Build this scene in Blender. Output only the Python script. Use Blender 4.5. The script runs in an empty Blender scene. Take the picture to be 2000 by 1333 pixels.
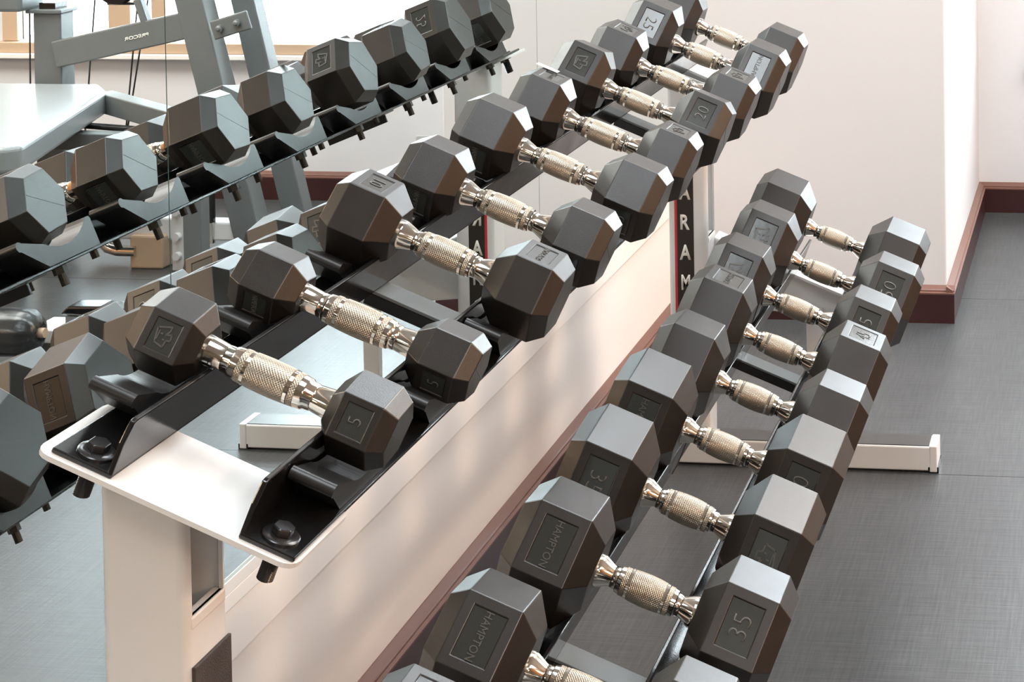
import bpy, bmesh, math
from math import sin, cos, pi, radians
from mathutils import Vector, Matrix

S = bpy.context.scene
COL = S.collection

# ------------------------------------------------------------------ camera
cam_d = bpy.data.cameras.new('camera')
cam = bpy.data.objects.new('camera', cam_d)
COL.objects.link(cam)
S.camera = cam
R = Vector((0.99314203, 0.11648201, -0.01004205))
F = Vector((-0.11674825, 0.99264143, -0.03213764))
U = Vector((0.0062247, 0.03308963, 0.999433))
M3 = Matrix((R, U, -F)).transposed()
cam.matrix_world = Matrix.Translation((1.06542, 0.0, 1.3785)) @ M3.to_4x4()
cam_d.sensor_width = 36.0
cam_d.sensor_fit = 'HORIZONTAL'
cam_d.lens = 3598.74 * 36 / 2000
cam_d.shift_x = (1000 - 1740.87) / 2000
cam_d.shift_y = (-323.2 - 666.5) / 2000
cam_d.clip_start = 0.05
cam_d.clip_end = 100

# ------------------------------------------------------------------ world, lights, exposure
W = bpy.data.worlds.new('world')
S.world = W
W.use_nodes = True
wn = W.node_tree.nodes
bgn = wn.get('Background') or wn.new('ShaderNodeBackground')
bgn.inputs[0].default_value = (0.86, 0.94, 1.0, 1)
bgn.inputs[1].default_value = 13.0
S.view_settings.view_transform = 'Standard'
S.view_settings.look = 'None'
S.view_settings.exposure = -0.08
S.view_settings.gamma = 1.0
S.view_settings.use_curve_mapping = False

ROOM_X = 4.6
ROOM_Y0 = -4.2
ROOM_Y1 = 5.772
ROOM_Z = 3.0
def area(name, loc, sx, sy, power, col, rot=(0, 0, 0)):
    d = bpy.data.lights.new(name, 'AREA')
    d.shape = 'RECTANGLE'; d.size = sx; d.size_y = sy
    d.energy = power; d.color = col
    o = bpy.data.objects.new(name, d); COL.objects.link(o)
    o.location = loc; o.rotation_euler = rot
    return o
COOL = (0.86, 0.94, 1.0)
WARM = (1.0, 0.72, 0.50)
WARM2 = (1.0, 0.96, 0.92)
CEIL = []
for (x, y, p) in ((0.72, 1.10, 22), (0.72, 3.90, 34), (2.0, 3.90, 70), (3.2, 3.90, 62), (3.2, -1.2, 74), (2.0, -3.4, 30)):
    CEIL.append((x, y))
    area('ceiling_panel_lamp', (x, y, ROOM_Z - 0.045), 0.6 if x < 1 else 0.8, 1.15 if x < 1 else 1.7, p, COOL if x < 1 else WARM2)
# unseen warm fill, added at the right and back walls to tint side-facing facets
for y in (-1.5, 1.5, 4.0):
    area('warm_fill_light', (ROOM_X - 0.16, y, 2.35), 0.35, 0.9, 44, WARM, (0, radians(90), 0))
for x in (3.2,):
    area('back_warm_fill_light', (x, ROOM_Y0 + 0.16, 1.9), 0.25, 0.5, 16, WARM, (radians(90), 0, 0))

# ------------------------------------------------------------------ materials
def mat(name, col=(0.8, 0.8, 0.8), rough=0.5, metal=0.0, spec=0.5, build=None):
    m = bpy.data.materials.new(name); m.use_nodes = True
    nt = m.node_tree; b = nt.nodes['Principled BSDF']
    b.inputs['Base Color'].default_value = (*col, 1)
    b.inputs['Roughness'].default_value = rough
    b.inputs['Metallic'].default_value = metal
    b.inputs['Specular IOR Level'].default_value = spec
    if build: build(nt, b)
    return m
def N(nt, t, **kw):
    n = nt.nodes.new(t)
    for k, v in kw.items(): setattr(n, k, v)
    return n
def noise_bump(scale, strength, dist=0.001, detail=4, colvar=0.0, base=None, rvar=0.0, stretch=None):
    def f(nt, b):
        tc = N(nt, 'ShaderNodeTexCoord'); mp = N(nt, 'ShaderNodeMapping')
        nt.links.new(tc.outputs['Object'], mp.inputs[0])
        if stretch: mp.inputs['Scale'].default_value = stretch
        n = N(nt, 'ShaderNodeTexNoise'); n.inputs['Scale'].default_value = scale; n.inputs['Detail'].default_value = detail
        nt.links.new(mp.outputs[0], n.inputs['Vector'])
        bp = N(nt, 'ShaderNodeBump'); bp.inputs['Strength'].default_value = strength; bp.inputs['Distance'].default_value = dist
        nt.links.new(n.outputs[0], bp.inputs['Height']); nt.links.new(bp.outputs[0], b.inputs['Normal'])
        n2 = N(nt, 'ShaderNodeTexNoise'); n2.inputs['Scale'].default_value = scale * 0.05; n2.inputs['Detail'].default_value = 3
        nt.links.new(mp.outputs[0], n2.inputs['Vector'])
        if colvar and base:
            mx = N(nt, 'ShaderNodeMix', data_type='RGBA')
            mx.inputs['A'].default_value = (*[c * (1 - colvar) for c in base], 1)
            mx.inputs['B'].default_value = (*[min(1, c * (1 + colvar)) for c in base], 1)
            nt.links.new(n2.outputs[0], mx.inputs['Factor']); nt.links.new(mx.outputs['Result'], b.inputs['Base Color'])
        if rvar:
            r0 = b.inputs['Roughness'].default_value
            mr = N(nt, 'ShaderNodeMapRange'); mr.inputs['To Min'].default_value = r0 - rvar; mr.inputs['To Max'].default_value = r0 + rvar
            nt.links.new(n2.outputs[0], mr.inputs['Value']); nt.links.new(mr.outputs[0], b.inputs['Roughness'])
    return f
RUB = (0.015, 0.0125, 0.0105)
M_rubber = mat('urethane_rubber', RUB, 0.33, 0, 0.72, noise_bump(900, 0.16, 0.0006, 2, 0.12, RUB, 0.05))
M_insert = mat('glossy_label_insert', (0.020, 0.022, 0.021), 0.16, 0, 0.7, noise_bump(120, 0.05, 0.001, 2, 0.3, (0.035, 0.04, 0.038), 0.05))
M_letter = mat('raised_lettering', (0.075, 0.075, 0.07), 0.35, 0, 0.6)

def chrome_build(nt, b):
    tc = N(nt, 'ShaderNodeTexCoord'); sp = N(nt, 'ShaderNodeSeparateXYZ')
    nt.links.new(tc.outputs['Object'], sp.inputs[0])
    def mth(op, a, c=None, d=None):
        n = N(nt, 'ShaderNodeMath', operation=op)
        for i, v in enumerate((a, c, d)):
            if v is None: continue
            if isinstance(v, (int, float)): n.inputs[i].default_value = v
            else: nt.links.new(v, n.inputs[i])
        return n.outputs[0]
    ang = mth('ARCTAN2', sp.outputs[1], sp.outputs[2])
    t = mth('MULTIPLY', ang, 34.0)
    xx = mth('MULTIPLY', sp.outputs[0], 2100.0)
    a = mth('SINE', mth('ADD', xx, t)); c = mth('SINE', mth('SUBTRACT', xx, t))
    h = mth('MAXIMUM', a, c)
    bp = N(nt, 'ShaderNodeBump'); bp.inputs['Strength'].default_value = 0.75; bp.inputs['Distance'].default_value = 0.0006
    nt.links.new(h, bp.inputs['Height']); nt.links.new(bp.outputs[0], b.inputs['Normal'])
M_chrome = mat('polished_chrome', (0.74, 0.70, 0.63), 0.10, 1.0, 0.5, noise_bump(60, 0.05, 0.001, 2))
M_knurl = mat('knurled_chrome', (0.47, 0.42, 0.345), 0.30, 1.0, 0.5, chrome_build)
BLK = (0.008, 0.008, 0.0085)
M_black = mat('black_powder_coat', BLK, 0.16, 0, 0.6, noise_bump(300, 0.06, 0.001, 3, 0.3, BLK, 0.08))
SAD = (0.013, 0.0135, 0.014)
M_saddle = mat('black_saddle_plastic', SAD, 0.36, 0, 0.6, noise_bump(60, 0.10, 0.001, 3, 0.3, SAD, 0.06, (1, 3, 1)))
WHT = (0.74, 0.745, 0.74)
M_white = mat('white_enamel_steel', WHT, 0.30, 0, 0.5, noise_bump(40, 0.04, 0.001, 3, 0.03, WHT, 0.05))
M_bolt = mat('dark_zinc_bolt', (0.05, 0.05, 0.052), 0.22, 0.6, 0.6, noise_bump(200, 0.08, 0.001, 3))
M_brass = mat('yellow_zinc_bolt', (0.02, 0.015, 0.011), 0.4, 0.4)
WALL = (0.645, 0.64, 0.65)
M_wall = mat('cream_paint', WALL, 0.6, 0, 0.25, noise_bump(70, 0.12, 0.001, 5, 0.015, WALL))
M_wallwarm = mat('warm_cream_paint', (0.85, 0.79, 0.745), 0.6, 0, 0.3, noise_bump(60, 0.06, 0.001, 3, 0.01, (0.85, 0.79, 0.745)))
M_tan = mat('tan_paint', (0.60, 0.27, 0.115), 0.6, 0, 0.3, noise_bump(60, 0.1, 0.001, 4, 0.05, (0.60, 0.27, 0.115)))
M_sage = mat('sage_paint', (0.14, 0.12, 0.085), 0.6, 0, 0.3, noise_bump(60, 0.1, 0.001, 4, 0.05, (0.14, 0.12, 0.085)))
M_ceil = mat('ceiling_paint', (0.42, 0.43, 0.44), 0.8, 0, 0.2, noise_bump(120, 0.2, 0.001, 4))
M_base = mat('burgundy_wood', (0.035, 0.010, 0.010), 0.32, 0, 0.5, noise_bump(30, 0.06, 0.001, 4, 0.3, (0.035, 0.010, 0.010), 0, (1, 1, 8)))
M_base_lit = mat('burgundy_wood_lit_top', (0.16, 0.075, 0.055), 0.35, 0, 0.5, noise_bump(30, 0.06, 0.001, 4, 0.2, (0.16, 0.075, 0.055)))  # burgundy wood again, lightened to put the light on its top into the colour
M_mirror = mat('mirror_silvering', (0.84, 0.90, 0.89), 0.004, 1.0)
M_mirror_edge = mat('mirror_glass_edge', (0.10, 0.18, 0.16), 0.1, 0, 0.7)
M_plate = mat('speckled_dark_plate', (0.05, 0.04, 0.036), 0.55, 0, 0.5, noise_bump(700, 0.5, 0.001, 1, 0.5, (0.05, 0.04, 0.036)))
M_stick_black = mat('sticker_black', (0.022, 0.018, 0.015), 0.4, 0, 0.5)
M_stick_red = mat('sticker_red', (0.55, 0.035, 0.045), 0.4, 0, 0.5)
M_stick_white = mat('sticker_white', (0.78, 0.76, 0.70), 0.5, 0, 0.4)
GRY = (0.115, 0.125, 0.125)
M_grey = mat('grey_powder_coat', GRY, 0.38, 0, 0.5, noise_bump(500, 0.1, 0.0006, 2, 0.05, GRY))
M_ltgrey = mat('light_grey_plastic', (0.6, 0.6, 0.6), 0.4)
M_pad = mat('grey_vinyl_upholstery', (0.24, 0.26, 0.265), 0.30, 0, 0.6, noise_bump(200, 0.2, 0.001, 3))
M_vinyl = mat('black_vinyl', (0.02, 0.021, 0.022), 0.28, 0, 0.6, noise_bump(50, 0.25, 0.003, 3))
M_strip = mat('dark_anti_slip_strip', (0.06, 0.06, 0.06), 0.3)
M_cable = mat('black_cable', (0.02, 0.02, 0.02), 0.5)
M_wood = mat('tan_window_timber', (0.50, 0.36, 0.25), 0.5, 0, 0.4, noise_bump(20, 0.08, 0.001, 4, 0.1, (0.50, 0.36, 0.25)))
M_sill = mat('white_trim_paint', (0.8, 0.78, 0.76), 0.4)

def floor_build(nt, b):
    tc = N(nt, 'ShaderNodeTexCoord')
    def st(sc, scale):
        mp = N(nt, 'ShaderNodeMapping'); mp.inputs['Scale'].default_value = sc
        nt.links.new(tc.outputs['Object'], mp.inputs[0])
        n = N(nt, 'ShaderNodeTexNoise'); n.inputs['Scale'].default_value = scale; n.inputs['Detail'].default_value = 3
        nt.links.new(mp.outputs[0], n.inputs['Vector']); return n.outputs[0]
    a = st((1.0, 0.04, 1), 220); c = st((0.04, 1.0, 1), 220); g = st((1, 1, 1), 2.3)
    ad = N(nt, 'ShaderNodeMath', operation='ADD'); nt.links.new(a, ad.inputs[0]); nt.links.new(c, ad.inputs[1])
    cr = N(nt, 'ShaderNodeMapRange'); cr.inputs['From Min'].default_value = 0.7; cr.inputs['From Max'].default_value = 1.35
    nt.links.new(ad.outputs[0], cr.inputs['Value'])
    mx = N(nt, 'ShaderNodeMix', data_type='RGBA')
    mx.inputs['A'].default_value = (0.038, 0.041, 0.043, 1); mx.inputs['B'].default_value = (0.080, 0.084, 0.087, 1)
    nt.links.new(cr.outputs[0], mx.inputs['Factor'])
    m2 = N(nt, 'ShaderNodeMix', data_type='RGBA', blend_type='MULTIPLY'); m2.inputs['Factor'].default_value = 0.5
    nt.links.new(mx.outputs['Result'], m2.inputs['A'])
    rp = N(nt, 'ShaderNodeMapRange'); rp.inputs['From Min'].default_value = 0.3; rp.inputs['From Max'].default_value = 0.7
    rp.inputs['To Min'].default_value = 0.75; rp.inputs['To Max'].default_value = 1.25
    nt.links.new(g, rp.inputs['Value']); nt.links.new(rp.outputs[0], m2.inputs['B'])
    nt.links.new(m2.outputs['Result'], b.inputs['Base Color'])
    bp = N(nt, 'ShaderNodeBump'); bp.inputs['Strength'].default_value = 0.25; bp.inputs['Distance'].default_value = 0.001
    nt.links.new(ad.outputs[0], bp.inputs['Height']); nt.links.new(bp.outputs[0], b.inputs['Normal'])
M_floor = mat('woven_rubber_floor', (0.08, 0.08, 0.08), 0.36, 0, 0.5, floor_build)
def emis(nt, b):
    b.inputs['Emission Color'].default_value = (0.9, 0.96, 1, 1); b.inputs['Emission Strength'].default_value = 3.0
M_lamp = mat('lamp_diffuser', (0.9, 0.9, 0.9), 0.5, 0, 0.5, emis)
def glassb(nt, b):
    b.inputs['Transmission Weight'].default_value = 1.0
    b.inputs['IOR'].default_value = 1.0
M_glass = mat('window_glass', (0.97, 1.0, 1.0), 0.0, 0, 0.1, glassb)

# ------------------------------------------------------------------ helpers
def tag(o, label=None, cat=None, group=None, kind=None):
    if label: o['label'] = label
    if cat: o['category'] = cat
    if group: o['group'] = group
    if kind: o['kind'] = kind
    return o
def empty(name, loc=(0, 0, 0), rot=(0, 0, 0)):
    o = bpy.data.objects.new(name, None); COL.objects.link(o)
    o.location = loc; o.rotation_euler = rot; o.empty_display_size = 0.05
    return o
def finish(name, bm, m, parent=None, off=None, bevel=0.0, smooth=False, segs=2, angle=25):
    """off: world offset of the parent, subtracted from the vertices"""
    bmesh.ops.recalc_face_normals(bm, faces=bm.faces)
    if off is not None:
        for v in bm.verts: v.co -= Vector(off)
    me = bpy.data.meshes.new(name); bm.to_mesh(me); bm.free()
    me.materials.append(m)
    o = bpy.data.objects.new(name, me); COL.objects.link(o)
    if smooth:
        for p in me.polygons: p.use_smooth = True
        me.set_sharp_from_angle(angle=radians(38))
    if bevel:
        bv = o.modifiers.new('bevel', 'BEVEL'); bv.width = bevel; bv.segments = segs
        bv.limit_method = 'ANGLE'; bv.angle_limit = radians(angle); bv.harden_normals = False
    if parent: o.parent = parent
    return o
def box(bm, x0, x1, y0, y1, z0, z1, mtx=None):
    r = bmesh.ops.create_cube(bm, size=1.0)
    m = Matrix.Translation(((x0 + x1) / 2, (y0 + y1) / 2, (z0 + z1) / 2)) @ Matrix.Diagonal((abs(x1 - x0), abs(y1 - y0), abs(z1 - z0), 1))
    if mtx is not None: m = mtx @ m
    bmesh.ops.transform(bm, matrix=m, verts=r['verts'])
def poly_prism(bm, pts, axis, a, b, mtx=None):
    """pts 2-D; axis = index of the extruded axis; other two axes in order"""
    oth = [i for i in (0, 1, 2) if i != axis]
    def mk(p, c):
        v = [0, 0, 0]; v[oth[0]] = p[0]; v[oth[1]] = p[1]; v[axis] = c
        v = Vector(v)
        return bm.verts.new(mtx @ v if mtx is not None else v)
    A = [mk(p, a) for p in pts]; B = [mk(p, b) for p in pts]
    bm.faces.new(A); bm.faces.new(B[::-1])
    n = len(pts)
    for i in range(n): bm.faces.new((A[i], B[i], B[(i + 1) % n], A[(i + 1) % n]))
def cyl(bm, p0, p1, r, seg=20, r2=None):
    p0 = Vector(p0); p1 = Vector(p1); d = p1 - p0
    res = bmesh.ops.create_cone(bm, cap_ends=True, segments=seg, radius1=r, radius2=r if r2 is None else r2, depth=d.length)
    q = Vector((0, 0, 1)).rotation_difference(d.normalized())
    bmesh.ops.transform(bm, matrix=Matrix.Translation((p0 + p1) / 2) @ q.to_matrix().to_4x4(), verts=res['verts'])
def lathe(bm, prof, seg=40, axis='X'):
    """prof: list of (axial, radius)"""
    rings = []
    for a, r in prof:
        ring = []
        for k in range(seg):
            t = 2 * pi * k / seg
            c = (a, r * cos(t), r * sin(t)) if axis == 'X' else (r * cos(t), r * sin(t), a)
            ring.append(bm.verts.new(c))
        rings.append(ring)
    for i in range(len(rings) - 1):
        for k in range(seg):
            bm.faces.new((rings[i][k], rings[i][(k + 1) % seg], rings[i + 1][(k + 1) % seg], rings[i + 1][k]))
    bm.faces.new(rings[0]); bm.faces.new(rings[-1][::-1])
def tube(bm, pts, r, seg=12):
    pts = [Vector(p) for p in pts]
    rings = []
    up = Vector((0, 0, 1))
    for i, p in enumerate(pts):
        t = (pts[min(i + 1, len(pts) - 1)] - pts[max(i - 1, 0)]).normalized()
        a = t.cross(up)
        if a.length < 1e-3: a = t.cross(Vector((0, 1, 0)))
        a.normalize(); b = t.cross(a).normalized()
        rings.append([bm.verts.new(p + a * (r * cos(2 * pi * k / seg)) + b * (r * sin(2 * pi * k / seg))) for k in range(seg)])
    for i in range(len(rings) - 1):
        for k in range(seg):
            bm.faces.new((rings[i][k], rings[i][(k + 1) % seg], rings[i + 1][(k + 1) % seg], rings[i + 1][k]))
    bm.faces.new(rings[0]); bm.faces.new(rings[-1][::-1])
_txt = {}
def text_mesh(body, height, extrude, squeeze=1.0, bold=0.0):
    """a mesh of letters centred on the origin, in its XY plane, facing +Z"""
    key = (body, round(height, 5), round(extrude, 5), squeeze, bold)
    if key in _txt: return _txt[key]
    c = bpy.data.curves.new('txt', 'FONT'); c.body = body; c.size = 1.0
    c.extrude = 0.0; c.resolution_u = 3; c.offset = bold
    o = bpy.data.objects.new('txt', c); COL.objects.link(o)
    dg = bpy.context.evaluated_depsgraph_get(); dg.update()
    me = bpy.data.meshes.new_from_object(o.evaluated_get(dg))
    COL.objects.unlink(o); bpy.data.objects.remove(o)
    xs = [v.co.x for v in me.vertices]; ys = [v.co.y for v in me.vertices]
    cx = (min(xs) + max(xs)) / 2; cy = (min(ys) + max(ys)) / 2; h = max(ys) - min(ys)
    s = height / h
    bm = bmesh.new(); bm.from_mesh(me)
    for v in bm.verts: v.co = Vector(((v.co.x - cx) * s * squeeze, (v.co.y - cy) * s, 0))
    r = bmesh.ops.extrude_face_region(bm, geom=bm.faces[:])
    for e in r['geom']:
        if isinstance(e, bmesh.types.BMVert): e.co.z += extrude
    out = bpy.data.meshes.new('lettering'); bm.to_mesh(out); bm.free()
    _txt[key] = out
    return out

# ------------------------------------------------------------------ room shell
def struct(name, bm, m, bevel=0.0, parent=None, kind='structure'):
    o = finish(name, bm, m, parent, bevel=bevel)
    if not parent: o['kind'] = kind
    return o
bm = bmesh.new(); box(bm, -0.4, ROOM_X + 0.2, ROOM_Y0 - 0.2, ROOM_Y1 + 0.2, -0.06, 0.0)
for v in bm.verts:
    if v.co.z > -0.01: v.co.z = -0.0015
fl = struct('floor', bm, M_black)
yy = 3.5735 - 1.22 * 7
while yy < ROOM_Y1 + 0.1:
    bm = bmesh.new(); box(bm, -0.2, ROOM_X + 0.1, yy + 0.0008, min(yy + 1.22, ROOM_Y1 + 0.1) - 0.0008, -0.0075, 0.0)
    finish('rubber_mat', bm, M_floor, fl)
    yy += 1.22
bm = bmesh.new(); box(bm, -0.4, ROOM_X + 0.2, ROOM_Y0 - 0.2, ROOM_Y1 + 0.2, ROOM_Z, ROOM_Z + 0.06)
struct('ceiling', bm, M_ceil)
# wall behind the rack, the mirror hangs on it
bm = bmesh.new(); box(bm, -0.2, -0.006, ROOM_Y0, 4.589, 0, ROOM_Z); struct('wall_left', bm, M_wallwarm)
# projecting block at the end of the rack
BX = 0.655
bm = bmesh.new(); box(bm, -0.2, BX, 4.589, ROOM_Y1 + 0.15, 0, ROOM_Z)
struct('wall_far', bm, M_wall, bevel=0.004)
# recess wall with two window openings
WZ0, WZ1 = 0.518, 2.45
OPEN = [(0.98, 2.62)]
bm = bmesh.new(); xs = BX
for (a, b) in OPEN:
    box(bm, xs, a, ROOM_Y1, ROOM_Y1 + 0.15, 0, ROOM_Z); xs = b
    box(bm, a, b, ROOM_Y1, ROOM_Y1 + 0.15, 0, WZ0); box(bm, a, b, ROOM_Y1, ROOM_Y1 + 0.15, WZ1, ROOM_Z)
box(bm, xs, ROOM_X, ROOM_Y1, ROOM_Y1 + 0.15, 0, ROOM_Z)
struct('wall_recess', bm, M_wall)
bm = bmesh.new(); box(bm, ROOM_X, ROOM_X + 0.15, ROOM_Y0, ROOM_Y1, 0, ROOM_Z); struct('wall_right', bm, M_tan)
bm = bmesh.new(); box(bm, -0.2, ROOM_X + 0.15, ROOM_Y0 - 0.15, ROOM_Y0, 0, ROOM_Z); struct('wall_back', bm, M_sage)
# windows
for i, (a, b) in enumerate(OPEN):
    w = tag(empty('window_%d' % (i + 1), ((a + b) / 2, ROOM_Y1, WZ0)), kind='structure')
    off = w.location
    bm = bmesh.new()
    t = 0.055
    box(bm, a, a + t, ROOM_Y1 - 0.01, ROOM_Y1 + 0.06, WZ0, WZ1); box(bm, b - t, b, ROOM_Y1 - 0.01, ROOM_Y1 + 0.06, WZ0, WZ1)
    box(bm, a + t, b - t, ROOM_Y1 - 0.01, ROOM_Y1 + 0.06, WZ1 - t, WZ1)
    finish('window_frame', bm, M_wood, w, off, bevel=0.003)
    if i == 0:
        for ma, mb in ((2.04, 2.09), (2.164, 2.242)):
            bm = bmesh.new(); box(bm, ma, mb, ROOM_Y1 - 0.012, ROOM_Y1 + 0.018, WZ0, WZ1 - t)
            finish('mullion', bm, M_wood, w, off, bevel=0.003)
    bm = bmesh.new(); box(bm, a + t, b - t, ROOM_Y1 + 0.02, ROOM_Y1 + 0.026, WZ0, WZ1 - t)
    finish('pane', bm, M_glass, w, off)
bm = bmesh.new(); box(bm, BX + 0.18, 3.5, ROOM_Y1 - 0.03, ROOM_Y1, 0.481, 0.517); struct('trim_1', bm, M_wood, bevel=0.003)
bm = bmesh.new(); box(bm, BX + 0.16, 3.5, ROOM_Y1 - 0.045, ROOM_Y1, 0.464, 0.481); struct('trim_2', bm, M_sill, bevel=0.003)

# baseboards: tall burgundy board with a stepped cap, top light painted in paler brown
def baseboard(name, p0, p1, nrm):
    """runs p0 -> p1 on the floor, nrm points into the room"""
    p0 = Vector((*p0, 0)); p1 = Vector((*p1, 0)); n = Vector((*nrm, 0)); t = (p1 - p0)
    root = tag(empty(name, p0), kind='structure')
    mt = Matrix(((n.x, t.normalized().x, 0, p0.x), (n.y, t.normalized().y, 0, p0.y), (0, 0, 1, 0), (0, 0, 0, 1)))
    L = t.length
    bm = bmesh.new(); poly_prism(bm, [(0, 0), (0.020, 0), (0.020, 0.073), (0.0, 0.073)], 1, 0, L, mt)
    finish('board', bm, M_base, root, p0)
    bm = bmesh.new(); poly_prism(bm, [(0, 0.073), (0.021, 0.073), (0.0215, 0.077), (0.0165, 0.0795), (0.0165, 0.083), (0.0145, 0.085), (0.002, 0.0925), (0, 0.0925)], 1, 0, L, mt)
    finish('cap_moulding', bm, M_base_lit, root, p0)
    return root
baseboard('baseboard_left', (-0.006, ROOM_Y0), (-0.006, 4.589), (1, 0))
baseboard('baseboard_far', (0.0, 4.589), (BX + 0.0205, 4.589), (0, -1))
baseboard('baseboard_block', (BX, 4.5695), (BX, ROOM_Y1), (1, 0))
baseboard('baseboard_recess', (BX, ROOM_Y1), (ROOM_X, ROOM_Y1), (0, -1))
baseboard('baseboard_right', (ROOM_X, ROOM_Y0), (ROOM_X, ROOM_Y1), (-1, 0))
baseboard('baseboard_back', (0, ROOM_Y0), (ROOM_X, ROOM_Y0), (0, 1))

# ledge board carrying the mirror
bm = bmesh.new(); box(bm, -0.006, 0.0015, ROOM_Y0, 4.587, 0.309, 0.376); struct('trim_3', bm, M_wallwarm, bevel=0.001)
bm = bmesh.new(); box(bm, -0.006, 0.004, ROOM_Y0, 4.586, 0.376, 0.396); struct('trim_4', bm, M_sill, bevel=0.001)

# ------------------------------------------------------------------ mirror
mir = tag(empty('wall_mirror', (0, 1.5, 0.396)), 'wide frameless wall mirror behind the dumbbell rack, resting on a white ledge', 'mirror')
off = mir.location
joints = [ROOM_Y0 + 0.3, -1.6, 0.55, 1.975, 3.338, 4.582]
for a, b in zip(joints[:-1], joints[1:]):
    bm = bmesh.new(); box(bm, -0.0055, 0.0, a + 0.001, b - 0.001, 0.409, 2.6)
    g = finish('mirror_panel', bm, M_mirror, mir, off)
    g.data.materials.append(M_mirror_edge)
    for p in g.data.polygons:
        if abs(p.normal.y) > 0.5 or abs(p.normal.z) > 0.5: p.material_index = 1
bm = bmesh.new()
poly_prism(bm, [(-0.0055, 0.397), (0.004, 0.397), (0.004, 0.412), (0.0028, 0.412), (0.0012, 0.409), (-0.0055, 0.409)], 1, ROOM_Y0 + 0.3, 4.582)
finish('bottom_channel', bm, M_white, mir, off)

# ------------------------------------------------------------------ ceiling lights (fixtures of the lamps above)
CL = ['near end of the rack', 'far end of the rack', 'window', 'right wall by the window', 'middle of the right wall', 'back of the room']
for k, (x, y) in enumerate(CEIL):
    r = tag(empty('ceiling_light', (x, y, ROOM_Z)), '%s ceiling light panel above the %s' % ({0: 'small', 1: 'wide'}[int(x > 1)], CL[k]), 'ceiling light', 'ceiling light panels')
    hx, hy = (0.32, 0.60) if x < 1 else (0.42, 0.87)
    bm = bmesh.new()
    for (a, b, c, d) in ((-hx, -hx + 0.02, -hy, hy), (hx - 0.02, hx, -hy, hy), (-hx + 0.02, hx - 0.02, -hy, -hy + 0.02), (-hx + 0.02, hx - 0.02, hy - 0.02, hy)):
        box(bm, a, b, c, d, -0.05, 0)
    finish('frame', bm, M_sill, r)
    bm = bmesh.new(); box(bm, -hx + 0.02, hx - 0.02, -hy + 0.02, hy - 0.02, -0.03, -0.02); finish('diffuser', bm, M_lamp, r)

# ------------------------------------------------------------------ the rack
TILT_U, TILT_L = 0.3859, 0.37974
PU = Vector((0.2859, 0, 0.79457)); PL = Vector((0.50098, 0, 0.38020))
def tier_matrix(low):
    """local (s, y, n) -> world"""
    t = TILT_L if low else TILT_U; p = PL if low else PU
    return Matrix(((cos(t), 0, sin(t), p.x), (0, 1, 0, 0), (-sin(t), 0, cos(t), p.z), (0, 0, 0, 1)))
rack = tag(empty('dumbbell_rack', (0.30, 2.6, 0)), 'two-tier white steel dumbbell rack with black saddle rails in front of the mirror', 'rack')
RO = rack.location
RY0, RY1 = 1.459, 3.742
PX0, PX1 = 0.182, 0.262
def under(x, low=False, d=0.0372):
    t = TILT_L if low else TILT_U; p = PL if low else PU
    return p.z + (p.x - x) * math.tan(t) - d / cos(t)
def post(y0, y1, zcut):
    w = 0.004
    bm = bmesh.new()
    def slab(xa, xb, ya, yb, za, sl=True):
        pts = [(xa, za), (xb, za), (xb, under(xb)), (xa, under(xa))]
        poly_prism(bm, pts, 1, ya, yb)
    # front and back walls, left wall, right wall only below the cut-out
    r = 0.010
    def rnd(za, ztop, closed):
        # outline of the tube in XY with rounded corners
        def arc(cx, cy, a0, a1, rr): return [(cx + rr * cos(a0 + (a1 - a0) * i / 4), cy + rr * sin(a0 + (a1 - a0) * i / 4)) for i in range(5)]
        outer = []; inner = []
        cs = [(PX1 - r, y0 + r, -pi / 2, 0), (PX1 - r, y1 - r, 0, pi / 2), (PX0 + r, y1 - r, pi / 2, pi), (PX0 + r, y0 + r, pi, 3 * pi / 2)]
        for c in cs: outer += arc(*c, r); inner += arc(*c, r - w)
        n = len(outer)
        V = []
        for ring, top in ((outer, 0), (inner, 0), (outer, 1), (inner, 1)):
            V.append([bm.verts.new((p[0], p[1], (ztop(p[0]) if top else za))) for p in ring])
        rng = range(n) if closed else [i for i in range(n) if i not in (4,)]
        for i in rng:
            j = (i + 1) % n
            bm.faces.new((V[0][i], V[0][j], V[2][j], V[2][i]))
            bm.faces.new((V[1][j], V[1][i], V[3][i], V[3][j]))
            bm.faces.new((V[2][i], V[2][j], V[3][j], V[3][i]))
            bm.faces.new((V[0][j], V[0][i], V[1][i], V[1][j]))
        if not closed:
            for i in (4, 5):
                bm.faces.new((V[0][i], V[1][i], V[3][i], V[2][i]))
    rnd(0.0, lambda x: zcut, True)
    rnd(zcut, lambda x: under(x), False)
    o = finish('post', bm, M_white, rack, RO, smooth=True)
    bm = bmesh.new(); box(bm, PX1 - 0.012, PX1 + 0.0008, y0 + 0.008, y1 - 0.006, zcut - 0.012, zcut)
    finish('cutout_lip', bm, M_sill, rack, RO, bevel=0.002)
    return o
post(1.503, 1.580, 0.645)
fp = post(3.602, 3.678, 0.453)
# dark plate low on the near post
bm = bmesh.new(); box(bm, PX1 + 0.0002, PX1 + 0.0035, 1.510, 1.577, 0.18, 0.601)
o = finish('side_plate', bm, M_plate, rack, RO, bevel=0.0008); o['label'] = 'dark speckled plate on the side of the near post'
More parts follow.
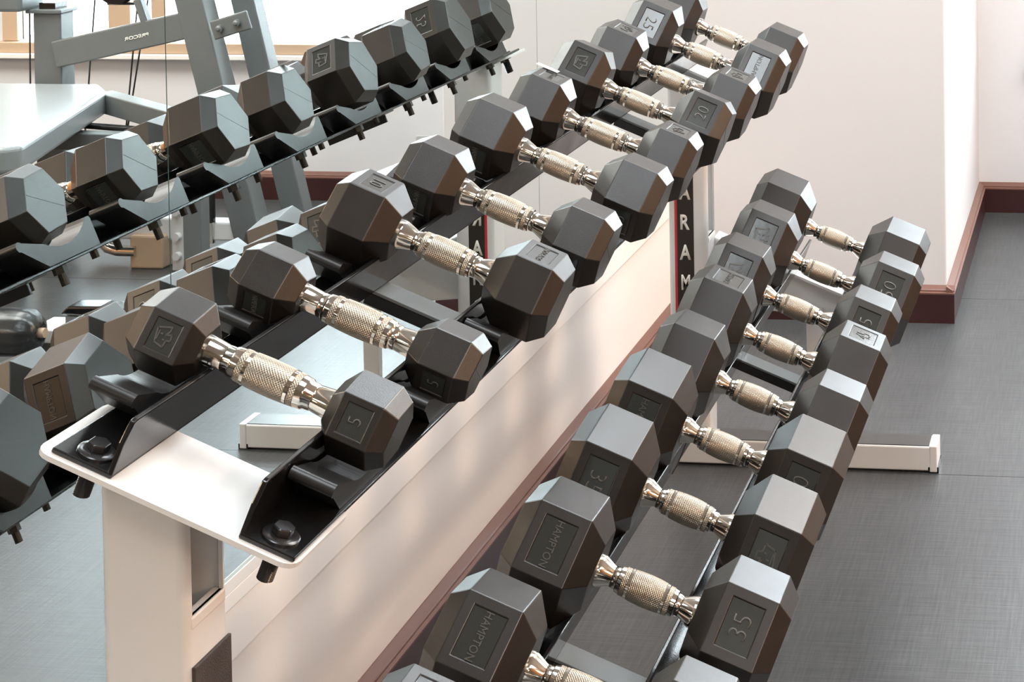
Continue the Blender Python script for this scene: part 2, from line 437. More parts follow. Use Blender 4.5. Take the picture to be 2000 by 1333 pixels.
# lengthwise lettering sticker on the far post
sx0, sx1 = 0.195, 0.234
bm = bmesh.new(); box(bm, sx0 + 0.005, sx1, 3.6012, 3.6022, 0.07, 0.655)
stk = finish('name_sticker', bm, M_stick_black, rack, RO)
bm = bmesh.new(); box(bm, sx0, sx0 + 0.005, 3.6012, 3.6022, 0.07, 0.655)
st2 = finish('red_stripe', bm, M_stick_red, rack, RO)
for k, ch in enumerate('PARAMOUNT'):
    me = text_mesh(ch, 0.031, 0.0004, 0.62 if ch in 'MNOU' else 0.74, 0.03)
    if not me.materials: me.materials.append(M_stick_white)
    o = bpy.data.objects.new('letter', me); COL.objects.link(o); o.parent = stk
    o.location = Vector((0.2165, 3.6011, 0.607 - 0.061 * k)) - RO; o.rotation_euler = (radians(90), 0, 0)
# feet
for (ya, yb) in ((1.47, 1.54), (3.578, 3.645)):
    bm = bmesh.new(); box(bm, 0.09, 0.714, ya, yb, 0.004, 0.052); finish('foot', bm, M_white, rack, RO, bevel=0.003)
    bm = bmesh.new(); box(bm, 0.275, 0.707, ya + 0.004, yb - 0.004, 0.052, 0.0535); finish('top_strip', bm, M_strip, rack, RO)
    bm = bmesh.new(); box(bm, 0.708, 0.723, ya - 0.001, yb + 0.001, 0.002, 0.054); finish('end_cap', bm, M_white, rack, RO, bevel=0.002)
    bm = bmesh.new(); box(bm, 0.705, 0.726, ya, yb, 0.0, 0.012); finish('foot_pad', bm, M_black, rack, RO)

def L_prism(pts, low, ya, yb, name, m, bevel=0.001):
    bm = bmesh.new(); poly_prism(bm, pts, 1, ya, yb, tier_matrix(low))
    return finish(name, bm, m, rack, RO, bevel=bevel)
for low in (False, True):
    T = tier_matrix(low)
    # tilted white end plates with rounded corners
    for (ya, yb) in ((1.453, 1.575), (3.640, 3.750)):
        bm = bmesh.new()
        s0, s1, r = -0.128, 0.119, 0.014
        pts = []
        for (cx, cy, a0) in ((s1 - r, ya + r, -pi / 2), (s1 - r, yb - r, 0), (s0 + r, yb - r, pi / 2), (s0 + r, ya + r, pi)):
            for i in range(5):
                a = a0 + pi / 2 * i / 4; pts.append((cx + r * cos(a), cy + r * sin(a)))
        A = [bm.verts.new(T @ Vector((p[0], p[1], -0.0325))) for p in pts]
        B = [bm.verts.new(T @ Vector((p[0], p[1], -0.0370))) for p in pts]
        bm.faces.new(A); bm.faces.new(B[::-1])
        for i in range(len(pts)): bm.faces.new((A[i], A[(i + 1) % len(pts)], B[(i + 1) % len(pts)], B[i]))
        finish('end_plate', bm, M_white, rack, RO)
        if low:
            # arm reaching from the post to the lower end plate
            ym = (ya + yb) / 2 if ya > 3 else 1.54
            bm = bmesh.new()
            pa = [(PX1, 0.40), (0.62, under(0.62, True)), (0.385, under(0.385, True)), (PX1, 0.445)]
            pa = [(PX1 - 0.002, 0.30), (0.56, under(0.56, True) - 0.045), (0.605, under(0.605, True) - 0.004), (0.380, under(0.380, True) - 0.0005), (PX1 - 0.002, 0.440)]
            poly_prism(bm, pa, 1, ym - 0.028, ym + 0.028)
            finish('arm', bm, M_white, rack, RO, bevel=0.004)
    # angle rails: rear and front, each an upright flange and a bottom flange, near ends cut at a slant
    for (si, so, sg) in ((-0.058 if not low else -0.060, -0.116, -1), (0.0635 if not low else 0.0475, 0.116, 1)):
        th = 0.005
        bm = bmesh.new()
        # bottom flange (rounded outer near corner)
        lo, hi = (so, si) if sg < 0 else (si, so)
        box(bm, lo, hi, RY0, RY1, -0.0320, -0.0275, T)
        finish_name = 'rail'
        # upright flange with slanted ends
        f0, f1 = (si - th, si) if sg < 0 else (si, si + th)
        pts = [(RY0, -0.0320), (RY0 + 0.001, 0.0), (RY0 + 0.007, 0.0185), (RY0 + 0.012, 0.020), (RY1 - 0.012, 0.020), (RY1 - 0.007, 0.0185), (RY1, -0.0320)]
        poly_prism(bm, pts, 0, f0, f1, T)
        finish('rail', bm, M_black, rack, RO, bevel=0.0012)
    # flat cross braces between the rails
    for yc in ((2.052, 3.140) if not low else (2.035, 3.115)):
        bm = bmesh.new(); box(bm, -0.067, 0.049, yc - 0.021, yc + 0.021, -0.0365, -0.0325, T)
        finish('cross_brace', bm, M_grey, rack, RO, bevel=0.0008)
        bm = bmesh.new(); box(bm, -0.067, 0.049, yc - 0.0225, yc - 0.0185, -0.0500, -0.0365, T)
        finish('brace_lip', bm, M_black, rack, RO)
    # bolts through flange and plate at both ends, shanks hanging below
    for s in (-0.086, 0.092):
        for y in (1.480, 3.722):
            b = empty('bolt', Vector((T @ Vector((s, y, -0.0275)))) - RO, (0, (TILT_L if low else TILT_U), 0)); b.parent = rack
            bm = bmesh.new()
            lathe(bm, [(0.0, 0.0165), (0.0018, 0.0165), (0.0028, 0.0150), (0.0032, 0.0105)], 28, 'Z')
            finish('washer', bm, M_bolt, b, smooth=True)
            bm = bmesh.new(); cyl(bm, (0, 0, 0.003), (0, 0, 0.0105), 0.0098, 6); 
            finish('head', bm, M_bolt, b, bevel=0.0012)
            bm = bmesh.new(); prof = []
            z = -0.0100
            while z > -0.040:
                prof += [(z, 0.0066), (z - 0.0009, 0.0075)]; z -= 0.0018
            prof = [(-0.005, 0.006)] + prof + [(z, 0.0050)]
            lathe(bm, prof[::-1], 16, 'Z'); finish('shank', bm, M_bolt, b, smooth=True)
            bm = bmesh.new(); cyl(bm, (0, 0, -0.0125), (0, 0, -0.0100), 0.0125, 20); finish('nut', bm, M_brass, b)
    # small fixing bolts under the rails, one pair per saddle
# saddles: one per dumbbell head
def saddle_mesh(Rr, cn, name, wid):
    bm = bmesh.new()
    yc0 = 0.004
    tr = 0.010                                   # height of the far rim
    hw = math.sqrt(Rr * Rr - (cn - tr) ** 2)
    hl = math.sqrt(Rr * Rr - (cn - 0.0) ** 2)
    fs = max(0.067, yc0 + hw + 0.004)
    pts = [(-0.040, -0.0272), (fs, -0.0272), (fs, tr - 0.003), (fs - 0.002, tr), (yc0 + hw, tr)]
    a1 = math.asin(hw / Rr); a0 = -math.asin(hl / Rr)
    K = 16
    for i in range(1, K + 1):
        t = a1 + (a0 - a1) * i / K
        pts.append((yc0 + Rr * sin(t), cn - Rr * cos(t)))
    pts += [(-0.077, 0.0125), (-0.082, 0.0100), (-0.082, 0.004)]
    poly_prism(bm, pts, 0, -wid, wid)
    bmesh.ops.recalc_face_normals(bm, faces=bm.faces)
    me = bpy.data.meshes.new(name); bm.to_mesh(me); bm.free(); me.materials.append(M_saddle)
    return me
def rim_mesh(wid):
    bm = bmesh.new(); cyl(bm, (-wid - 0.001, -0.0805, 0.0080), (wid + 0.001, -0.0805, 0.0080), 0.0062, 16)
    me = bpy.data.meshes.new('rim_bar'); bm.to_mesh(me); bm.free(); me.materials.append(M_saddle)
    for p in me.polygons: p.use_smooth = True
    me.set_sharp_from_angle(angle=radians(40))
    return me
def studs_mesh():
    bm = bmesh.new()
    cyl(bm, (0, 0.005, -0.041), (0, 0.005, -0.0322), 0.0085, 6)
    cyl(bm, (0, 0.005, -0.056), (0, 0.005, -0.041), 0.0050, 12)
    cyl(bm, (0, 0.080, -0.042), (0, 0.080, -0.0322), 0.0048, 8)
    me = bpy.data.meshes.new('fixing_bolt'); bm.to_mesh(me); bm.free(); me.materials.append(M_brass)
    return me
WID = 0.0205
SM = {False: saddle_mesh(0.080, 0.0695, 'saddle', WID), True: saddle_mesh(0.096, 0.0840, 'saddle', WID)}
RM = rim_mesh(WID); STM = studs_mesh()

# ------------------------------------------------------------------ dumbbells
DB = {
 'U0': (-0.0041, 1.6038, 41.7, 0.0699, 0.0115, 0.0394, 0.1315),
 'U1': (0.0030, 1.7933, 27.2, 0.0676, 0.0172, 0.0390, 0.1278),
 'U2': (0.0072, 2.0206, 34.9, 0.0928, 0.0224, 0.0441, 0.1201),
 'U3': (0.0064, 2.2345, 28.2, 0.0927, 0.0203, 0.0440, 0.1214),
 'U4': (0.0037, 2.4694, 27.8, 0.1022, 0.0224, 0.0511, 0.1217),
 'U5': (0.0020, 2.6910, 30.7, 0.1040, 0.0199, 0.0457, 0.1247),
 'U6': (-0.0032, 2.9227, 20.5, 0.1127, 0.0178, 0.0527, 0.1249),
 'U7': (-0.0050, 3.1511, 33.6, 0.1105, 0.0174, 0.0545, 0.1233),
 'U8': (-0.0021, 3.3818, 30.8, 0.1284, 0.0177, 0.0580, 0.1219),
 'U9': (-0.0060, 3.6080, 30.0, 0.1270, 0.0177, 0.0580, 0.1225),
 'L9': (-0.0113, 3.6176, 36.9, 0.1485, 0.0300, 0.0691, 0.1231),
 'L8': (0.0009, 3.3816, 28.3, 0.1472, 0.0282, 0.0704, 0.1262),
 'L7': (-0.0057, 3.1423, 28.6, 0.1451, 0.0234, 0.0666, 0.1254),
 'L6': (0.0017, 2.9239, 29.3, 0.1491, 0.0227, 0.0676, 0.1240),
 'L5': (0.0051, 2.6986, 28.2, 0.1428, 0.0228, 0.0643, 0.1232),
 'L4': (0.0015, 2.4911, 45.4, 0.1434, 0.0242, 0.0657, 0.1218),
 'L3': (0.0017, 2.2679, 45.6, 0.1430, 0.0234, 0.0622, 0.1200),
 'L2': (0.0066, 2.0476, 28.1, 0.1345, 0.0217, 0.0625, 0.1249),
 'L1': (-0.0006, 1.8116, 21.7, 0.1273, 0.0209, 0.0590, 0.1250),
 'L0': (0.0000, 1.6000, 33.0, 0.1270, 0.0209, 0.0590, 0.1250),
}
# per dumbbell: (facet, text) for the left and for the right head; facets T top, F front, B below; None = blank sides
H = 'HAMPTON'
TX = {
 'U0': (('F', '*'), ('F', '5')), 'U1': (('B', H), ('B', '5')), 'U2': (('T', '10'), ('T', H)), 'U3': (('B', H), ('B', '10')),
 'U4': (('B', H), ('B', '15')), 'U5': (('T', H), ('T', '*')), 'U6': (('F', '*'), ('F', '20')), 'U7': (('T', '*'), ('T', '*')),
 'U8': (('F', '25'), ('F', H)), 'U9': (('B', H), ('B', '25')),
 'L9': (('B', H), ('B', '50')), 'L8': (('F', '*'), ('F', '50')), 'L7': (('F', '*'), ('F', '45')), 'L6': (('T', H), ('T', '45')),
 'L5': (('B', H), ('B', '40')), 'L4': (('F', H), ('F', '40')), 'L3': (('F', '35'), ('F', '*')), 'L2': (('F', H), ('F', '35')),
 'L1': (('F', H), ('F', '30')), 'L0': (('T', '*'), ('T', '30')),
}
LB = {
 'U0': 'smallest black hex dumbbell, nearest on the upper shelf, a plain 5 on its front facet',
 'U1': 'small black hex dumbbell with blank front facets, second from the near end, upper shelf',
 'U2': 'black hex dumbbell with a 10 on its top facet, third on the upper shelf',
 'U3': 'black hex dumbbell with blank facets, upper shelf, right behind the one with 10 on top',
 'U4': 'black hex dumbbell with blank grey facets, fifth from the near end, upper shelf',
 'U5': 'black hex dumbbell with lettered top facet, upper shelf, just before the emblem-and-20 one',
 'U6': 'black hex dumbbell with a 20 on its right head and an emblem on its left',
 'U7': 'black hex dumbbell with small emblems on its top facets, between those marked 20 and 25',
 'U8': 'black hex dumbbell with a bright label reading 25 near the far upper end',
 'U9': 'farthest black hex dumbbell of the upper shelf, cut by the top of the photo',
 'L9': 'large blank black hex dumbbell at the far end of the lower shelf',
 'L8': 'large black hex dumbbell showing a 0 on its right head, second from far end below',
 'L7': 'large black hex dumbbell, dull 45 on the front facet of its right head',
 'L6': 'large black hex dumbbell, bright 45 on the top facet of its right head',
 'L5': 'large blank scuffed black hex dumbbell, lower shelf, just in front of the bright 45',
 'L4': 'large black hex dumbbell, lower shelf, with a dark recessed 40 on its right head',
 'L3': 'large brownish-topped black hex dumbbell, lower shelf, dark 35 on its left head',
 'L2': 'large black hex dumbbell, raised lettering on left head and 35 on right head',
 'L1': 'large black hex dumbbell low in the photo, lettered left head, handle cut off',
 'L0': 'nearest black hex dumbbell of the lower shelf, one head top at the bottom edge',
}
# corner points (across, down) of the stepped emblem
LOGO = [(-.42, -.30), (.22, -.52), (.21, -.31), (.08, -.10), (.36, -.18), (.39, .10), (.19, .13), (.16, .46), (-.30, .36)]
_logo = {}
def logo_mesh(size, ext):
    k = round(size, 4)
    if k in _logo: return _logo[k]
    bm = bmesh.new()
    w = 0.075
    P = [Vector((dn, ac)) for ac, dn in LOGO]
    n = len(P)
    for i in range(n):
        a, b = P[i], P[(i + 1) % n]; d = (b - a).normalized(); q = Vector((-d.y, d.x)) * w / 2; e = d * w / 2
        pts = [((a - e + q) * size), ((b + e + q) * size), ((b + e - q) * size), ((a - e - q) * size)]
        poly_prism(bm, [tuple(p) for p in pts], 2, 0.0, ext)
    for (x0, y0, x1, y1) in ((-.22, -.30, .22, -.24), (-.12, -.20, -.05, -.05), (.10, .00, .17, .12)):
        box(bm, x0 * size, x1 * size, y0 * size, y1 * size, 0, ext)
    bmesh.ops.recalc_face_normals(bm, faces=bm.faces)
    me = bpy.data.meshes.new('emblem'); bm.to_mesh(me); bm.free(); me.materials.append(M_letter)
    _logo[k] = me
    return me
def ring_pts(x, r, al):
    return [Vector((x, -sin(al + pi / 3 * k) * r, cos(al + pi / 3 * k) * r)) for k in range(6)]
def head(root, side, al, d, a1, bw, Lh, facet, text):
    """side -1 = left (rear) head, +1 = right (front) head; local X is the handle axis, Z the tier normal, origin at the axis"""
    r = d / math.sqrt(3); ob = 0.010 + 0.07 * d
    xs = [Lh / 2 - 0.001, Lh / 2 + a1, Lh / 2 + a1 + bw, Lh / 2 + a1 + bw + ob]
    rr = [r * 0.60, r, r, r * 0.76]
    bm = bmesh.new()
    rings = [[bm.verts.new(p) for p in ring_pts(side * x, q, al)] for x, q in zip(xs, rr)]
    k0 = {'T': 5, 'F': 0, 'B': 1}[facet]       # facet between corners k0 and k0+1
    deps = []
    for i in range(3):
        for k in range(6):
            q = (rings[i][k], rings[i][(k + 1) % 6], rings[i + 1][(k + 1) % 6], rings[i + 1][k])
            if i == 1 and k in (k0, (k0 + 3) % 6):
                c = [v.co.copy() for v in q]; cen = sum(c, Vector()) / 4
                ca = al + pi / 3 * (k + 0.5); nrm = Vector((0, -sin(ca), cos(ca)))
                D = Vector((0, -cos(ca), -sin(ca))); X = Vector((1, 0, 0))
                def ins(p, f1, f2): 
                    e = p - cen; return cen + X * e.dot(X) * f1 + D * e.dot(D) * f2
                i1 = [bm.verts.new(ins(p, 0.64, 0.70)) for p in c]
                i2 = [bm.verts.new(ins(p, 0.62, 0.68) - nrm * 0.0016) for p in c]
                for j in range(4):
                    bm.faces.new((q[j], q[(j + 1) % 4], i1[(j + 1) % 4], i1[j]))
                    bm.faces.new((i1[j], i1[(j + 1) % 4], i2[(j + 1) % 4], i2[j]))
                bm.faces.new(i2)
                deps.append((k, cen, nrm, D, bw * 0.62, r * 0.68))
            else:
                bm.faces.new(q)
    bm.faces.new(rings[0]); bm.faces.new(rings[3])
    # parting seam across the outer end
    sa = al + pi / 6
    q = Vector((0, -sin(sa), cos(sa))); x = side * xs[3]
    hd = finish('head', bm, M_rubber, root, bevel=0.0013 + 0.004 * d, segs=2, angle=20)
    bm = bmesh.new()
    sd = Vector((0, -q.z, q.y))
    ax = Vector((side, 0, 0))
    P0 = Vector((x, 0, 0)) - q * r * 0.62; P1 = Vector((x, 0, 0)) + q * r * 0.62
    vs = [bm.verts.new(p + sd * s * 0.0006 + ax * t) for p in (P0, P1) for s in (-1, 1) for t in (-0.001, 0.0003)]
    idx = [(0, 1, 3, 2), (4, 6, 7, 5), (0, 4, 5, 1), (2, 3, 7, 6), (0, 2, 6, 4), (1, 5, 7, 3)]
    for f in idx: bm.faces.new([vs[i] for i in f])
    finish('seam', bm, M_rubber, hd)
    for (k, cen, nrm, D, lx, ly) in deps:
        X = Vector((1, 0, 0))
        bm = bmesh.new()
        A = [cen + X * (sx * lx / 2 * 0.995) + D * (sy * ly / 2 * 0.995) for sx, sy in ((-1, -1), (1, -1), (1, 1), (-1, 1))]
        V = [bm.verts.new(p - nrm * 0.0015) for p in A] + [bm.verts.new(p - nrm * 0.0011) for p in A]
        for f in ((0, 1, 2, 3), (7, 6, 5, 4), (0, 4, 5, 1), (1, 5, 6, 2), (2, 6, 7, 3), (3, 7, 4, 0)): bm.faces.new([V[i] for i in f])
        finish('label_plate', bm, M_insert, hd)
        if k == k0:
            # reading direction: down the facet on the left head, up it on the right head; glyph tops face the handle
            rd, up = (D, X) if side < 0 else (-D, -X)
            ext = 0.0008
            if text == '*':
                me = logo_mesh(min(lx, ly) * 0.80, ext)
            elif text == H:
                me = text_mesh(text, lx * 0.24, ext, ly * 0.80 / (lx * 0.24 * 5.6), 0.0)
            else:
                me = text_mesh(text, lx * (0.52 if len(text) == 1 else 0.56), ext, 0.92, -0.012)
            if not me.materials: me.materials.append(M_letter)
            o = bpy.data.objects.new('emblem' if text == '*' else 'lettering', me); COL.objects.link(o); o.parent = hd
            m = Matrix((rd, up, nrm)).transposed().to_4x4(); m.translation = cen - nrm * 0.0011
            o.matrix_local = m
    return hd
def handle(root, Lh, d):
    h = Lh / 2
    small = d < 0.08
    rh = 0.0140 if small else (0.0168 if d < 0.12 else 0.0182)
    rn = 0.0124 if small else 0.0120
    rb = 0.0166 if d < 0.12 else 0.0182
    e = 0.0305
    def barrel(x): return rb - (rb - rn - 0.0008) * (x / (h - 0.018)) ** 2
    half = [(h + 0.004, rh), (h - 0.002, rh), (h - 0.005, rh - 0.0003), (h - 0.018, rn), (h - 0.0195, rn - 0.0004), (h - 0.0205, rn + 0.0003), (h - 0.026, rn + 0.0006)]
    for k in range(1, 6):
        x = h - 0.026 - (h - 0.026 - e) * k / 5; half.append((x, max(rn + 0.0006, barrel(x))))
    half.append((e, barrel(e) - 0.0012))
    for s in (1, -1):
        bm = bmesh.new(); lathe(bm, [(s * a, q) for a, q in half], 44); finish('collar', bm, M_chrome, root, smooth=True)
    bm = bmesh.new(); lathe(bm, [(0.0197 * (2 * i / 14 - 1), barrel(0.0197 * (2 * i / 14 - 1))) for i in range(15)], 48)
    g = finish('grip', bm, M_knurl, root, smooth=True)
    for s in (-1, 1):
        bm = bmesh.new(); q = barrel(0.022)
        lathe(bm, [(s * 0.0194, q - 0.001), (s * 0.0198, q - 0.0006), (s * 0.0204, q + 0.0001), (s * 0.0236, q + 0.0001), (s * 0.0243, q - 0.0006), (s * 0.0247, q - 0.001)], 44)
        finish('ring', bm, M_chrome, g, smooth=True)
        bm = bmesh.new(); q = barrel(0.0275)
        lathe(bm, [(s * 0.0244, q - 0.0006), (s * 0.0250, q + 0.0002), (s * 0.0300, q), (s * 0.0306, q - 0.0008)], 44)
        finish('knurled_ring', bm, M_knurl, g, smooth=True)
for key, (u, y, al, d, a1, bw, Lh) in DB.items():
    low = key[0] == 'L'; T = tier_matrix(low); t = TILT_L if low else TILT_U
    root = empty('dumbbell', T @ Vector((u, y, d / 2)), (0, t, 0))
    tag(root, LB[key], 'dumbbell', 'hex dumbbells on the lower shelf' if low else 'hex dumbbells on the upper shelf')
    al = radians(al)
    handle(root, Lh, d)
    (fl_, tl_), (fr_, tr_) = TX[key]
    head(root, -1, al, d, a1, bw, Lh, fl_, tl_)
    head(root, 1, al, d, a1, bw, Lh, fr_, tr_)
    # the two saddles under it belong to the rack
    i = int(key[1]); yc = (1.602 if low else 1.598) + (0.222 if low else 0.2195) * i
    for s in (-0.1050, 0.0915 if not low else 0.088):
        sd = bpy.data.objects.new('saddle', SM[low]); COL.objects.link(sd); sd.parent = rack
        sd.location = T @ Vector((s, yc, 0)) - RO; sd.rotation_euler = (0, t, 0)
        rb = bpy.data.objects.new('rim_bar', RM); COL.objects.link(rb); rb.parent = sd
        fb = bpy.data.objects.new('fixing_bolt', STM); COL.objects.link(fb); fb.parent = sd
    if key == 'U5':
        bm = bmesh.new(); box(bm, -0.140, -0.104, 0.020, 0.034, 0.0535, 0.0541)
        o = finish('loose_sticker', bm, M_ltgrey, root); o['label'] = 'pale sticker peeling off the head'
# diagonal braces on the back of the posts
for sgn, y in ((-1, 3.60), (1, 1.58)):
    bm = bmesh.new()
    a = Vector((0.205, y + sgn * 0.0, 0.58)); b = Vector((0.205, y + sgn * 0.30, 0.70))
    dirv = (b - a).normalized(); q = Vector((0, -dirv.z, dirv.y)) * 0.014
    pts = [(p.y, p.z) for p in (a + q, b + q, b - q, a - q)]
    if sgn < 0:
        poly_prism(bm, pts, 0, 0.186, 0.226); finish('diagonal_brace', bm, M_white, rack, RO, bevel=0.002)
    else: bm.free()
bm = bmesh.new()
TL = tier_matrix(True)
tube(bm, [TL @ Vector(p) for p in ((-0.066, 2.590, 0.020), (-0.062, 2.588, 0.0225), (-0.057, 2.580, 0.020), (-0.056, 2.574, 0.008), (-0.056, 2.566, -0.014), (-0.058, 2.560, -0.026))], 0.0009, 6)
finish('wire_hook', bm, M_cable, rack, RO, smooth=True)
# vertical strut under the far lower arm
bm = bmesh.new(); box(bm, 0.452, 0.486, 3.655, 3.675, 0.0, 0.30); finish('strut', bm, M_white, rack, RO, bevel=0.002)

# ------------------------------------------------------------------ gym machine (seen in the mirror)
mc = tag(empty('cable_machine', (1.6, 5.0, 0)), 'grey steel cable machine with leaning uprights by the window, seen in the mirror', 'gym machine')
MO = mc.location
def lean_bar(name, p0, p1, w, dpt, m=M_grey, bevel=0.004):
    p0 = Vector(p0); p1 = Vector(p1); d = (p1 - p0); L = d.length; d.normalize()
    yv = Vector((0, 1, 0)); xv = yv.cross(d).normalized(); yv = d.cross(xv)
    mt = Matrix((xv, yv, d)).transposed().to_4x4(); mt.translation = p0
    bm = bmesh.new(); box(bm, -w / 2, w / 2, -dpt / 2, dpt / 2, 0, L, mt)
    return finish(name, bm, m, mc, MO, bevel=bevel)
lean_bar('upright', (1.368, 5.0, 0.03), (1.86, 5.0, 2.1), 0.082, 0.075)
lean_bar('upright', (1.300, 5.16, 0.03), (1.775, 5.16, 2.1), 0.070, 0.06)
lean_bar('cross_beam', (1.955, 4.99, 0.597), (1.53, 4.99, 0.690), 0.078, 0.05)
lean_bar('post', (1.985, 5.02, 0.03), (1.985, 5.02, 0.715), 0.085, 0.07)
bm = bmesh.new(); box(bm, 1.935, 2.045, 4.975, 5.065, 0.715, 0.727); finish('post_cap', bm, M_grey, mc, MO, bevel=0.003)
bm = bmesh.new(); box(bm, 1.96, 2.01, 4.99, 5.05, 0.727, 0.745); finish('stop_block', bm, M_black, mc, MO)
lean_bar('bracket', (1.465, 4.955, 0.672), (1.355, 4.955, 0.705), 0.055, 0.012)
for x, z in ((1.440, 0.680), (1.388, 0.696)):
    bm = bmesh.new(); cyl(bm, (x, 4.949, z), (x, 4.938, z), 0.011, 16); cyl(bm, (x, 4.938, z), (x, 4.934, z), 0.009, 16, 0.004)
    finish('bolt', bm, M_grey, mc, MO, smooth=True)
bm = bmesh.new(); box(bm, 1.30, 1.56, 4.97, 5.03, 0.065, 0.120); finish('base_beam', bm, M_ltgrey, mc, MO, bevel=0.006)
bm = bmesh.new(); box(bm, 1.565, 1.86, 4.93, 5.03, 0.075, 0.140); finish('base_beam', bm, M_ltgrey, mc, MO, bevel=0.006)
bm = bmesh.new(); box(bm, 1.600, 1.700, 4.90, 5.0, 0.0, 0.095); finish('foot_block', bm, M_wood, mc, MO, bevel=0.006)
bm = bmesh.new(); box(bm, 1.525, 1.565, 4.885, 4.90, 0.0, 0.245); finish('bolt_plate', bm, M_ltgrey, mc, MO, bevel=0.003)
for z in (0.045, 0.10, 0.17, 0.215):
    bm = bmesh.new(); cyl(bm, (1.545, 4.885, z), (1.545, 4.868, z), 0.011, 16); finish('bolt', bm, M_ltgrey, mc, MO, smooth=True)
bm = bmesh.new(); cyl(bm, (1.497, 4.97, 0.12), (1.500, 4.97, 0.48), 0.019, 24); finish('grip_sleeve', bm, M_black, mc, MO, smooth=True)
bm = bmesh.new(); cyl(bm, (1.496, 4.97, 0.06), (1.497, 4.97, 0.12), 0.016, 24); finish('guide_rod', bm, M_chrome, mc, MO, smooth=True)
bm = bmesh.new(); tube(bm, [(1.68, 4.90, 0.050), (1.735, 4.90, 0.050), (1.765, 4.90, 0.058), (1.788, 4.90, 0.082), (1.796, 4.90, 0.12), (1.796, 4.90, 0.20)], 0.015)
finish('pull_handle', bm, M_chrome, mc, MO, smooth=True)
for (xa, xb) in ((2.085, 2.09), (1.895, 1.925), (1.765, 1.80), (1.745, 1.80)):
    bm = bmesh.new(); cyl(bm, (xa - (xb - xa) * 4, 5.06, 1.75), (xb, 5.06, 0.30), 0.0025, 8); finish('cable', bm, M_cable, mc, MO)
bm = bmesh.new(); cyl(bm, (1.74, 5.06, 0.735), (1.84, 5.06, 0.735), 0.004, 8); finish('cable', bm, M_cable, mc, MO)
bm = bmesh.new(); lathe(bm, [(-0.02, 0.055), (-0.012, 0.058), (-0.004, 0.046), (0.004, 0.046), (0.012, 0.058), (0.02, 0.055)], 28)
for v in bm.verts: v.co = Vector((v.co.y + 1.81, v.co.x + 5.06, v.co.z + 0.79))
finish('pulley', bm, M_black, mc, MO, smooth=True)
lean_bar('weight_arm', (1.665, 4.98, 0.655), (1.70, 4.98, 0.76), 0.022, 0.03)
bm = bmesh.new(); box(bm, 2.03, 2.30, 4.93, 5.05, 0.725, 0.80); finish('weight_shroud', bm, M_grey, mc, MO, bevel=0.01)

me = text_mesh('PRECOR', 0.010, 0.0006, 1.5, 0.02)
if not me.materials: me.materials.append(M_stick_white)
o = bpy.data.objects.new('lettering', me); COL.objects.link(o); o.parent = mc
o.location = Vector((1.700, 4.9645, 0.652)) - MO; o.rotation_euler = (radians(90), radians(12), 0)

# bench (seat pad with steel frame and roller)
bn = tag(empty('weight_bench', (1.8, 4.5, 0)), 'grey padded weight bench standing on the gym floor, its pale top seen in the mirror', 'bench')
BO = bn.location
bm = bmesh.new()
cs = [(1.80, 4.94), (1.715, 4.83), (1.500, 4.08), (1.53, 4.045), (2.12, 4.045), (2.40, 4.94)]
poly_prism(bm, cs, 2, 0.455, 0.52)
finish('seat_pad', bm, M_pad, bn, BO, bevel=0.012, segs=4)
def bbar(name, p0, p1, w, h, m):
    p0 = Vector(p0); p1 = Vector(p1); d = (p1 - p0); L = d.length; d.normalize()
    z = Vector((0, 0, 1)); x = d.cross(z).normalized(); z = x.cross(d)
    mt = Matrix((x, z, d)).transposed().to_4x4(); mt.translation = p0
    bm = bmesh.new(); box(bm, -w / 2, w / 2, -h / 2, h / 2, 0, L, mt); return finish(name, bm, m, bn, BO, bevel=0.003)
bbar('frame_beam', (1.74, 4.86, 0.485), (1.30, 4.55, 0.475), 0.05, 0.055, M_grey)
bbar('frame_beam', (1.85, 4.62, 0.425), (1.45, 4.60, 0.425), 0.05, 0.045, M_grey)
bbar('slide_rail', (1.80, 4.70, 0.452), (1.40, 4.62, 0.448), 0.03, 0.012, M_black)
for (x, y) in ((1.95, 4.75), (1.75, 4.2), (1.32, 4.56)):
    bm = bmesh.new(); box(bm, x - 0.025, x + 0.025, y - 0.025, y + 0.025, 0.0, 0.455 if x > 1.5 else 0.45); finish('leg', bm, M_grey, bn, BO, bevel=0.003)
bm = bmesh.new(); cyl(bm, (1.55, 4.64, 0.40), (1.55, 4.60, 0.40), 0.02, 16); finish('adjust_knob', bm, M_black, bn, BO, smooth=True)
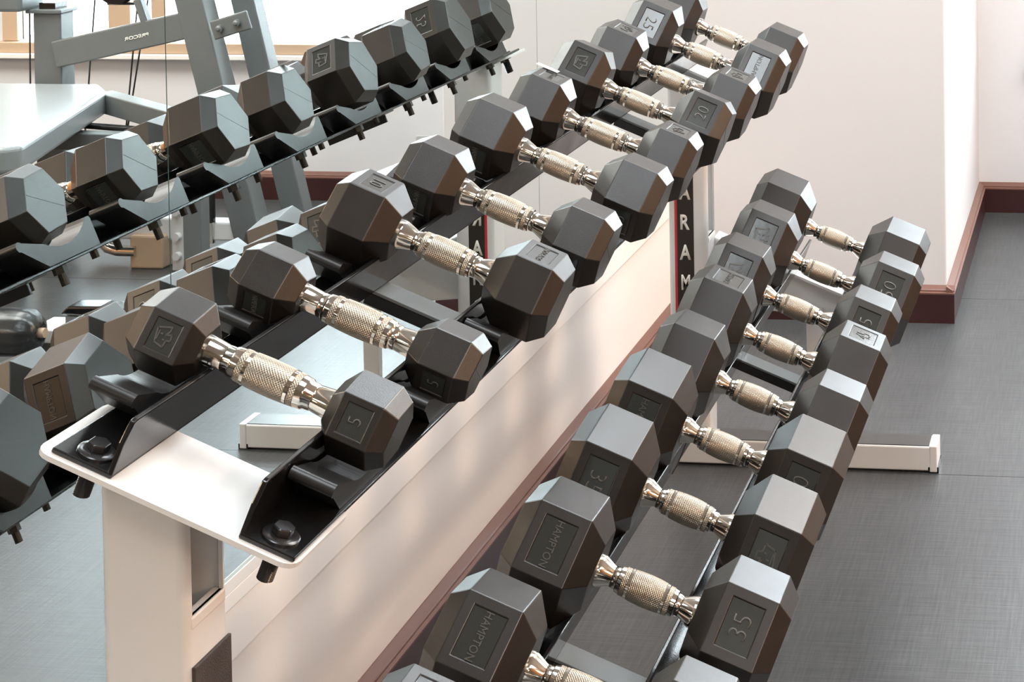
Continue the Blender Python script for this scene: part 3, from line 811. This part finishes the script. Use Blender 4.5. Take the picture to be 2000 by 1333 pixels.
# leg roller: padded cylinder with a gathered end
rl = tag(empty('leg_roller', (1.45, 3.86, 0.0)), 'black padded vinyl leg roller with a puckered end, at the left edge in the mirror', 'leg roller')
LO = rl.location
bm = bmesh.new(); seg = 44; rings = []
prof = [(1.80, 0.054), (1.415, 0.054), (1.372, 0.053), (1.350, 0.048), (1.335, 0.037), (1.328, 0.023), (1.334, 0.012)]
for j, (x, r) in enumerate(prof):
    ring = []
    for k in range(seg):
        a = 2 * pi * k / seg
        amp = (0, 0, 0.0008, 0.0028, 0.004, 0.003, 0.001)[j]
        rr = r + amp * cos(a * 11); ring.append(bm.verts.new((x + amp * 0.6 * cos(a * 11), 3.86 + rr * cos(a), 0.142 + rr * sin(a))))
    rings.append(ring)
for i in range(len(rings) - 1):
    for k in range(seg): bm.faces.new((rings[i][k], rings[i][(k + 1) % seg], rings[i + 1][(k + 1) % seg], rings[i + 1][k]))
bm.faces.new(rings[0]); bm.faces.new(rings[-1][::-1])
finish('roller_pad', bm, M_vinyl, rl, LO, smooth=True)
bm = bmesh.new(); cyl(bm, (1.84, 3.86, 0.142), (1.318, 3.86, 0.142), 0.011, 16); finish('axle', bm, M_wood, rl, LO, smooth=True)
bm = bmesh.new(); box(bm, 1.802, 1.840, 3.83, 3.89, 0.0, 0.20); finish('stand', bm, M_grey, rl, LO, bevel=0.003)
st = tag(empty('step_platform', (1.16, 4.02, 0)), 'low pale platform with a black padded bar, on the floor right of the leg roller', 'platform')
SO = st.location
bm = bmesh.new(); box(bm, 1.15, 1.36, 4.01, 4.05, 0.118, 0.134); finish('bar_support', bm, M_grey, st, SO)
bm = bmesh.new(); poly_prism(bm, [(1.37, 0.140), (1.35, 0.160), (1.27, 0.162), (1.13, 0.152), (1.13, 0.130)], 1, 4.00, 4.06)
finish('padded_bar', bm, M_black, st, SO, bevel=0.005)
bm = bmesh.new(); box(bm, 1.09, 1.42, 3.96, 4.06, 0.085, 0.118); finish('deck', bm, M_sill, st, SO, bevel=0.004)
bm = bmesh.new(); box(bm, 1.10, 1.17, 4.05, 4.12, 0.118, 0.155); finish('end_block', bm, M_wood, st, SO, bevel=0.004)
for x in (1.13, 1.385):
    bm = bmesh.new(); box(bm, x - 0.02, x + 0.02, 3.98, 4.04, 0, 0.085); finish('leg', bm, M_grey, st, SO)
bm = bmesh.new(); cyl(bm, (1.26, 3.96, 0.10), (1.26, 3.945, 0.10), 0.010, 16); finish('knob', bm, M_ltgrey, st, SO, smooth=True)
